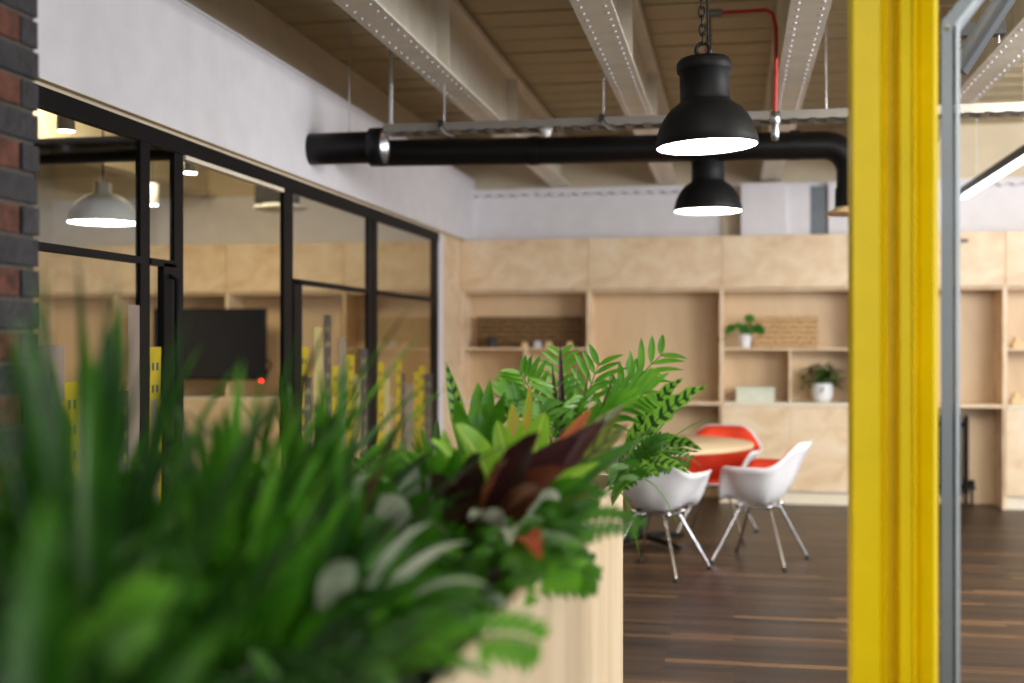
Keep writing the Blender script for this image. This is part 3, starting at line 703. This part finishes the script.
def make_chair(label,loc,rz):
    t=thing('shell_armchair',label,'chair',loc,rz,'shell armchairs around the round table')
    o=make_shell(1.0,0).build('shell',shellw,t,world=False); s=o.modifiers.new('s','SOLIDIFY'); s.thickness=.009; s.offset=0
    o=make_shell(.985,.30).build('upholstery',redp,t,world=False); s=o.modifiers.new('s','SOLIDIFY'); s.thickness=.012; s.offset=1
    o['label']='red upholstered lining'
    m=MB()
    for sx in(-1,1): m.tube([(sx*.11,.10,.372),(sx*.11,-.10,.372)],.008,8)
    m.tube([(-.13,.06,.372),(.13,.06,.372)],.008,8); m.tube([(-.13,-.06,.372),(.13,-.06,.372)],.008,8)
    for sx in(-1,1):
        for sy in(-1,1): m.lathe([(0,.372),(.022,.372),(.022,.398),(0,.398)],(sx*.125,sy*.10,0),12)
    m.build('under_frame',chrome,t,world=False)
    for sx in(-1,1):
        for sy in(-1,1):
            m=MB(); m.tube([(sx*.06,sy*.075,.372),(sx*.098,sy*.098,.366),(sx*.108,sy*.108,.352),(sx*.25,sy*.245,.018)],.0095,10)
            l=m.build('leg',chrome,t,world=False)
            MB().lathe([(0,0.0),(.013,0.0),(.015,.006),(.014,.024),(0,.026)],(sx*.251,sy*.246,0),12).build('glide',glidem,l,world=False)
    return t
def rot_of(f): return math.atan2(-f[0],f[1])
def dirroom(lat,d): return (lat*cs-d*sn,lat*sn+d*cs)
cx,cy=LD(1.66,7.90)
ch=make_chair('white shell armchair with red lining, seen side-on, nearest the yellow column',(cx,cy,0),rot_of(dirroom(-.86,.50)))
cx,cy=LD(.93,7.55); dup(ch,(cx,cy,0),rot_of(dirroom(.55,.83)),'white shell armchair nearest the planter, partly hidden by leaves')
cx,cy=LD(1.56,9.0); dup(ch,(cx,cy,0),rot_of(dirroom(-.40,-.92)),'shell armchair behind the table, its red inside facing the camera')

# ---------------------------------------------------------------- beams
ZB=2.965
XB=(-1.64,-.62,.335,1.405)
lbs=('perforated white ceiling beam nearest the glass partition','white ceiling beam running to the left of the pendants','white ceiling beam passing to the right of the pendants','white ceiling beam seen right of the grey frame')
for x,lb in zip(XB,lbs):
    t=thing('ceiling_beam',lb,'beam',(x,5,ZB),0,'ceiling beams')
    m=MB(); w=.09; y0,y1=-2,YB-.07
    m.box((x-w,y0,ZB),(x+w,y1,ZB+.012)).box((x-.005,y0,ZB+.012),(x+.005,y1,3.40)).box((x-w,y0,3.39),(x+w,y1,3.42))
    m.build('girder',beampaint,t)
    m=MB(); y=1.5
    while y<y1:
        for sx in (-.055,.055): m.lathe([(0,-.006),(.007,-.005),(.010,0)],(x+sx,y,ZB),8)
        y+=.11
    m.build('rivets',white,t)
    y=2.2
    while y<y1:
        m=MB().box((x-w+.01,y,ZB+.012),(x+w-.01,y+.014,3.39)); m.build('stiffener',beampaint,t); y+=2.1
    for yy in (4.05,8.7):
        m=MB(); m.box((x-w-.003,yy,ZB-.008),(x+w+.003,yy+.025,ZB)); m.build('splice_plate',galv,t)

# ---------------------------------------------------------------- ducts
YD=7.12
c=P(600,149.5,YD); zD=c.z-.015
r=.083
t=thing('ventilation_duct','long black round duct crossing the room under the beams and bending down at the right','duct',(-2.45,YD,zD))
pv=P(851,146,YD); xv=pv.x; R=.16
pts=[(-2.22,YD,zD+.034),(-1,YD,zD+.016),(xv-R,YD,zD)]+[(xv-R+R*math.sin(a),YD,zD-R+R*math.cos(a)) for a in [math.pi/2*i/10 for i in range(1,11)]]
ze=P(850,190,YD).z; pts.append((xv,YD,ze))
MB().tube(pts,r,28).build('duct_pipe',ductm,t)
for x,dz in ((-1.2,.019),(.35,.005)): MB().tube([(x-.03,YD,zD+dz),(x+.03,YD,zD+dz)],r+.006,28).build('joint_band',ductm,t)
MB().tube([(xv,YD,ze+.01),(xv,YD,ze-.11)],r-.012+.02,28).build('outlet_collar',ductm,t)
MB().lathe([(.09,.0),(.10,-.01),(.145,-.035),(.145,-.042),(.08,-.03)],(xv,YD,ze-.10),32).build('outlet_flange',lightwood,t)
# stub duct with open silver end
YS2=6.74
c1=P(384,147,YS2); zS=c1.z
t=thing('duct_stub','short black duct stub poking out of the white bulkhead, open end showing silver','duct',(-2.45,YS2,zS))
xe=c1.x-.03
MB().tube([(-2.6,YS2,zS),(xe-.04,YS2,zS)],.094,32).build('duct_pipe',ductm,t)
Mx=Matrix.Rotation(math.pi/2,3,'Y')
MB().lathe([(.094,-.055),(.113,-.05),(.115,.03),(.112,.035),(.098,.035),(.098,-.01)],(xe,YS2,zS),36,M=Mx).build('end_collar',black,t)
MB().lathe([(.098,.0),(.098,.03),(.094,.03),(.085,.0),(.05,-.02),(0,-.025)],(xe,YS2,zS),36,M=Mx).build('silver_damper',galv,t)
MB().lathe([(.10,.0),(.125,.0),(.125,.006),(.10,.006)],(-2.502,YS2,zS),36,M=Mx).build('wall_ring',white,t)

# ---------------------------------------------------------------- cable tray
YT=6.75
ct=P(520,128,YT); zt=ct.z
t=thing('cable_tray','galvanised cable tray running across the room above the black duct','cable tray',(0,YT,zt))
xa=P(391,130,YT).x; xb=4.5
m=MB()
m.box((xa,YT-.005,zt-.03),(xb,YT+.005,zt+.018)).box((xa,YT-.16,zt-.03),(xb,YT-.15,zt+.018))
x=xa
while x<xb: m.box((x,YT-.16,zt-.03),(x+.04,YT,zt-.026)); x+=.10
m.tube([(xa,YT-.05,zt+.012),(xb,YT-.05,zt+.012)],.012,8).tube([(xa,YT-.10,zt+.010),(xb,YT-.10,zt+.010)],.010,8)
m.build('tray',mat('dull_tray',(.30,.28,.25),.5,.6),t)
for px in (441,602):
    q=P(px,127,YT-.16)
    m=MB(); m.box((q.x-.015,YT-.18,zt-.01),(q.x+.015,YT-.14,zt+.03)).build('clamp',glidem,t)
    m=MB(); m.tube([(q.x,YT-.16,zt),(q.x+.05,YT-.22,zt-.06),(q.x+.09,YT-.22,zt-.075)],.012,8).build('bracket',galv,t)
    MB().tube([(q.x,YT-.08,zt+.02),(q.x,YT-.08,3.43)],.005,6).build('hanger_rod',galv,t)
for px in (350,395,775,825,905):
    q=P(px,120,YT); 
    if px in(350,): tag(MB().tube([(q.x,YS2,zS+.09),(q.x,YS2,3.43)],.004,6).build('hanger_rod',galv,loc=(q.x,YS2,3.4)),'thin steel rod holding the short duct stub','rod')
    else: MB().tube([(q.x,YT-.08,zt),(q.x,YT-.08,3.43)],.012 if px==395 else .005,8).build('hanger_rod',galv,t)
q=P(543,139,YT-.2)
t=thing('sensor','small white sensor hanging under the cable tray','sensor',(q.x,YT-.08,zt-.05))
MB().box((q.x-.035,YT-.12,zt-.035),(q.x+.035,YT-.05,zt-.005)).build('housing',ceramic,t,bevel=.006); MB().lathe([(.03,-.035),(.03,-.055),(.018,-.07),(0,-.073)],(q.x,YT-.085,zt),20).build('lens',ceramic,t)
# red conduit
a=P(716,14,5.3); 
Yr=6.4; q0=P(718,13,Yr); q1=P(766,10,Yr); q2=P(776,28,Yr); q3=P(775,112,Yr)
t=thing('red_conduit','red cable looping from beside the near pendant chain down to the tray','cable',q0)
MB().tube([q0,(q0+q1)/2,q1,P(773,14,Yr),q2,P(776,70,Yr),q3],.011,8).build('cable',redc,t)
MB().tube([q0-Vector((.06,0,0)),q0+Vector((.02,0,0))],.022,10).build('gland',greysteel,t)
MB().lathe([(0,.04),(.028,.03),(.028,-.03),(.018,-.04),(.022,-.09),(.016,-.12),(0,-.125)],q3-Vector((0,0,.03)),16).build('sprinkler_head',galv,t)

# grey louvred panel between white boxings
a=P(810,186,YB-.12); b=P(826,233,YB-.12)
t=thing('vent_grille','narrow grey slatted grille above the cabinets between white boxings','grille',((a.x+b.x)/2,YB-.12,b.z))
m=MB(); m.box((a.x,YB-.12,2.42),(b.x,YB-.10,a.z)).build('panel',greysteel,t)
m=MB(); z=2.45
while z<a.z-.02: m.box((a.x+.01,YB-.135,z),(b.x-.01,YB-.12,z+.012)); z+=.028
m.build('slats',mat('dark_slat',(.10,.12,.15),.5),t)

# ---------------------------------------------------------------- pendants
def make_pendant(label,loc,px_rim=.2):
    t=thing('pendant_lamp',label,'pendant lamp',loc,0,'black pendant lamps')
    prof=[(.200,0),(.204,.004),(.200,.035),(.188,.075),(.168,.115),(.142,.148),(.112,.170),(.101,.180),(.098,.190),(.098,.292),(.106,.297),(.109,.315),(.107,.335),(.095,.35),(.06,.358),(0,.36)]
    MB().lathe(prof,n=56).build('shade',blackp,t,world=False)
    MB().lathe([(.198,.001),(.185,.06),(.14,.13),(.09,.165),(0,.17)],n=40).build('reflector',lampin,t,world=False)
    MB().lathe([(.196,.006),(.1,.0065),(0,.007)],n=40).build('diffuser',lampe,t,world=False)
    m=MB(); n=20
    m.tube([(.028*math.cos(2*math.pi*k/n),0,.385+.028*math.sin(2*math.pi*k/n)) for k in range(n+1)],.008,8,caps=False).build('ring',black,t,world=False)
    m=MB(); z=.41; k=0
    while z+loc[2]<3.40:
        for i in range(1):
            pts=[]
            for q in range(13):
                a=2*math.pi*q/12; u=.012*math.cos(a); w=.024*math.sin(a)
                pts.append((u,0,z+.02+w) if k%2 else (0,u,z+.02+w))
            m.tube(pts,.0042,6,caps=False)
        z+=.036; k+=1
    m.tube([(.02,0,.36),(.025,.01,.7),(.01,0,3.42-loc[2])],.005,6).build('chain',black,t,world=False)
    return t
q=P(707,147,4.75)
p1_=make_pendant('larger near black dome pendant lamp hanging from a chain at the top of the photo',tuple(q)); p1_.rotation_euler=(0,math.radians(-2.2),0)
q2=P(708,211.5,7.18)
p2_=make_pendant('smaller-looking black dome pendant lamp hanging just behind and below the near one',tuple(q2))

# linear light
t0=P(964,197,9.9); zz=t0.z; xx=t0.x
t=thing('linear_light','slim black linear LED light hanging at the right edge of the photo','ceiling light',(xx,8.5,zz))
MB().box((xx-.035,7.4,zz+.012),(xx+.035,9.95,zz+.07)).build('housing',black,t)
MB().box((xx-.026,7.42,zz-.008),(xx+.026,9.93,zz+.011)).build('diffuser',lede,t)
for y in (7.9,9.4): MB().tube([(xx,y,zz+.07),(xx,y,3.43)],.003,6).build('wire',galv,t)

# meeting room lamps
def down(px,py,Y,label,h=.16,r=.045):
    q=P(px,py,Y)
    t=thing('spot_downlight',label,'downlight',tuple(q),0,'meeting room downlights')
    MB().lathe([(r,0),(r,h),(0,h)],(0,0,0),24).build('body',ceramic,t,world=False)
    MB().lathe([(r-.003,-.001),(0,-.001)],(0,0,0),24).build('glow',downe,t,world=False)
    MB().tube([(0,0,h),(0,0,3.43-q.z)],.004,6).build('drop_wire',glidem,t,world=False)
down(66,131,5.6,'small lit downlight behind the glass nearest the brick pier')
down(152,205,8.2,'white cylinder downlight behind the glass between the black posts')
down(190,173,7.2,'lit downlight seen through the open doorway above the television')
q=P(103,223,6.5)
t=thing('meeting_pendant','pale dome pendant with a bright white rim behind the glass','pendant lamp',tuple(q))
MB().lathe([(.205,0),(.20,.05),(.17,.11),(.11,.16),(.05,.18),(.05,.24),(0,.245)],n=40).build('shade',mat('pale_shade',(.55,.55,.50),.5),t,world=False)
MB().lathe([(.2,.003),(0,.004)],n=40).build('diffuser',lampe,t,world=False)
MB().tube([(0,0,.24),(0,0,3.43-q.z)],.005,6).build('cord',glidem,t,world=False)
q=P(281,211,9.0)
t=thing('extract_unit','black box with a pale disc hanging from the meeting room ceiling','ceiling fitting',tuple(q))
MB().box((-.16,-.16,.05),(.10,.16,.19)).build('black_box',black,t,world=False,bevel=.005)
MB().lathe([(0,0),(.17,.0),(.22,.015),(.22,.03),(.16,.05),(0,.05)],n=36).build('disc',ceramic,t,world=False)
MB().tube([(0,0,.19),(0,0,3.43-q.z)],.006,6).build('drop_rod',glidem,t,world=False)
# duct in meeting room
tag(MB().tube([(-7,6.2,P(90,150,6.2).z),(-2.95,6.2,P(90,150,6.2).z)],.075,24).build('meeting_duct',ductm,loc=(-5,5.6,2.6)),'dark ducts under the meeting room ceiling behind the glass','duct')
for x,lb in ((-3.9,'meeting room ceiling beam nearer the glass'),(-5.3,'meeting room ceiling beam further from the glass')):
    tag(MB().box((x-.09,1.7,2.96),(x+.09,YB-.05,2.975)).box((x-.006,1.7,2.975),(x+.006,YB-.05,3.42)).build('meeting_beam',beampaint,loc=(x,5,2.97)),lb,'beam','meeting room beams')

# television
a=P(155,309,YF-.03); b=P(267,380,YF-.03)
Yt=YF-.07
t=thing('television','large black wall-mounted television behind the glass, over the meeting room cabinet','television',((a.x+b.x)/2,Yt,b.z))
MB().box((a.x,Yt,b.z),(b.x,Yt+.045,a.z)).build('casing',black,t,bevel=.006)
MB().box((a.x+.015,Yt-.002,b.z+.025),(b.x-.015,Yt-.0005,a.z-.015)).build('screen',screen,t)
MB().box((a.x+.42,Yt+.046,b.z+.2),(b.x-.42,Yt+.068,a.z-.2)).build('bracket',black,t)
MB().lathe([(.012,0),(0,-.004)],(b.x-.04,Yt-.003,b.z-.005),12,M=Matrix.Rotation(-math.pi/2,3,'X')).build('standby_light',redled,t)
MB().tube([(b.x+.01,Yt+.02,b.z+.2),(b.x+.05,Yt+.02,b.z+.15),(b.x+.0,Yt+.02,b.z+.05)],.012,8).build('cable',black,t)

# ---------------------------------------------------------------- yellow column and grey frame
def pl2(px,d):
    lat=(px-512)/FPX*d; return LD(lat,d)
prof=[(848,2.66),(853,2.62),(880,2.62),(886,2.665),(895,2.66),(900,2.62),(911,2.615),(914,2.605),(917,2.65),(921,2.64),(934,2.62),(938,2.66)]
poly=[pl2(*q) for q in prof]+[pl2(938,2.78),pl2(849,2.78)]
cxy=pl2(893,2.7)
o=MB().prism(poly,0,3.41).build('steel_column',yellow,loc=(cxy[0],cxy[1],0),bevel=.001)
tag(o,'tall glossy yellow ribbed steel column standing in front of the cabinets','column')
t=thing('metal_frame','grey galvanised steel frame beside the yellow column, its top bending away to the right','door frame',(*pl2(950,2.72),0))
def frame_sweep(p0,p1,dA,dB,m):
    # vertical leg up to the bend, then 45 degrees to the right
    pass
zb=H+ (341.5-22)/FPX*2.68
def strip(a,b,dA,dB,name,matr):
    A=pl2(a,dA);B=pl2(b,dA);Cc=pl2(b,dB);Dd=pl2(a,dB)
    rv=Vector((cs,sn,0))
    w=(Vector((*B,0))-Vector((*A,0))).length
    rows=[]
    for z,off in ((0,0),(zb,0),(zb+.20,.16)):
        rows.append([Vector((q[0],q[1],z))+rv*off for q in (A,B,Cc,Dd)])
    vs=[v for r_ in rows for v in r_]
    # lower the outer (right) bend so the width stays even
    for k in (1,2): vs[4+k]=vs[4+k]-Vector((0,0,w*.55))
    fs=[]
    for i in range(2):
        for k in range(4): fs.append((i*4+k,i*4+(k+1)%4,(i+1)*4+(k+1)%4,(i+1)*4+k))
    fs.append((3,2,1,0)); fs.append((8,9,10,11))
    return MB().add(vs,fs).build(name,matr,t,bevel=.0015)
strip(941,953,2.68,2.76,'post',greysteel)
strip(953.3,955.3,2.695,2.74,'groove',mat('groove_shadow',(.12,.13,.14),.6,.3))
strip(955.5,960,2.68,2.74,'lip',mat('bright_galv',(.42,.47,.50),.45,.5))
q=P(948,28,2.65)
bx=pl2(948,2.677); MB().lathe([(.006,0),(.005,-.004),(0,-.005)],(bx[0],bx[1],H+(341.5-28)/FPX*2.68),12,M=Matrix.Rotation(-math.pi/2,3,'X')).build('bolt',galv,t)
# dark strut and sloping members behind the frame
a=P(955,29,4.2); b=P(1006,29,4.2)
t=thing('steel_strut','short dark grey steel strut jutting right from the frame near the ceiling','strut',tuple(a))
MB().box((a.x,a.y,a.z-.022),(b.x,a.y+.05,a.z+.022)).build('bar',darkm,t); MB().tube([(b.x-.02,a.y+.02,a.z-.05),(b.x-.02,a.y+.02,a.z+.06)],.005,8).build('bolt',galv,t)
MB().tube([(b.x-.02,a.y+.02,a.z+.06),(b.x-.02,a.y+.02,3.43)],.004,6).build('rod',galv,t)
a=P(958,70,3.6); b=P(1010,-10,3.6)
tag(MB().tube([a,b],.03,4).build('diagonal_brace',darkm,loc=tuple(a)),'slanting grey brace behind the frame near the top right corner','brace')

# ---------------------------------------------------------------- lights
def area(name,loc,size,power,col,target,sy=None):
    l=D.lights.new(name,'AREA'); l.energy=power; l.color=col; l.shape='RECTANGLE'; l.size=size; l.size_y=sy or size
    o=D.objects.new(name,l); C.objects.link(o); o.location=loc
    o.rotation_euler=(Vector(target)-Vector(loc)).to_track_quat('-Z','Y').to_euler()
    return o
area('fill_light_side',(5.7,4.8,1.9),4.6,230,(.93,.96,1),(0,7.5,1.2),2.2)  # added cool fill from the right as assumed daylight, no window modelled
area('fill_light_planter',(.2,3.0,3.38),1.0,38,(1,.97,.90),(-.4,2.4,0),1.6)  # added fill from above to light the plants, no fixture modelled
area('fill_light_near',(-.9,1.0,3.38),.5,7,(1,.97,.90),(-.5,.8,0),1.2)  # small added fill over the nearest foliage
area('fill_light_right',(3.6,5.4,2.8),1.6,72,(1,.97,.94),(.2,10.9,1.2),1.2)  # added fill, kept out of view, brightens the cabinets from the right
area('fill_light_table',(2.0,4.6,3.2),1.0,60,(1,.92,.80),(.2,8.6,.3),1.0)  # added warm fill out of view, aimed at the table
area('fill_light_meeting',(-4.6,8.2,3.38),2.2,105,(1,.84,.54),(-4.6,9.6,0),2.0)  # added warm fill under the meeting room ceiling, separate from the modelled lamps
area('fill_light_column',(1.7,.4,3.2),.9,32,(1,.98,.94),(.25,2.6,1.0),.9)  # added front fill that brightens the yellow column and grey frame
area('fill_light_rear',(2.2,-2.8,2.0),3,60,(.95,.96,1),(.4,8,1.8),1.8)  # added soft fill from behind the camera
w=D.worlds.new('world'); bpy.context.scene.world=w; w.use_nodes=True
w.node_tree.nodes['Background'].inputs[0].default_value=(.85,.86,.95,1); w.node_tree.nodes['Background'].inputs[1].default_value=.36

# ---------------------------------------------------------------- camera
cam=D.cameras.new('camera'); co=D.objects.new('camera',cam); C.objects.link(co)
cam.sensor_width=36; cam.lens=FPX/1024*36; cam.clip_start=.02
co.location=(0,0,H); co.rotation_euler=(math.pi/2,0,TH)
cam.dof.use_dof=True; cam.dof.focus_distance=4.2; cam.dof.aperture_fstop=1.4
sc=bpy.context.scene; sc.camera=co
sc.view_settings.view_transform='Standard'; sc.view_settings.look='None'; sc.view_settings.gamma=1; sc.view_settings.use_curve_mapping=False
sc.view_settings.exposure=0.55
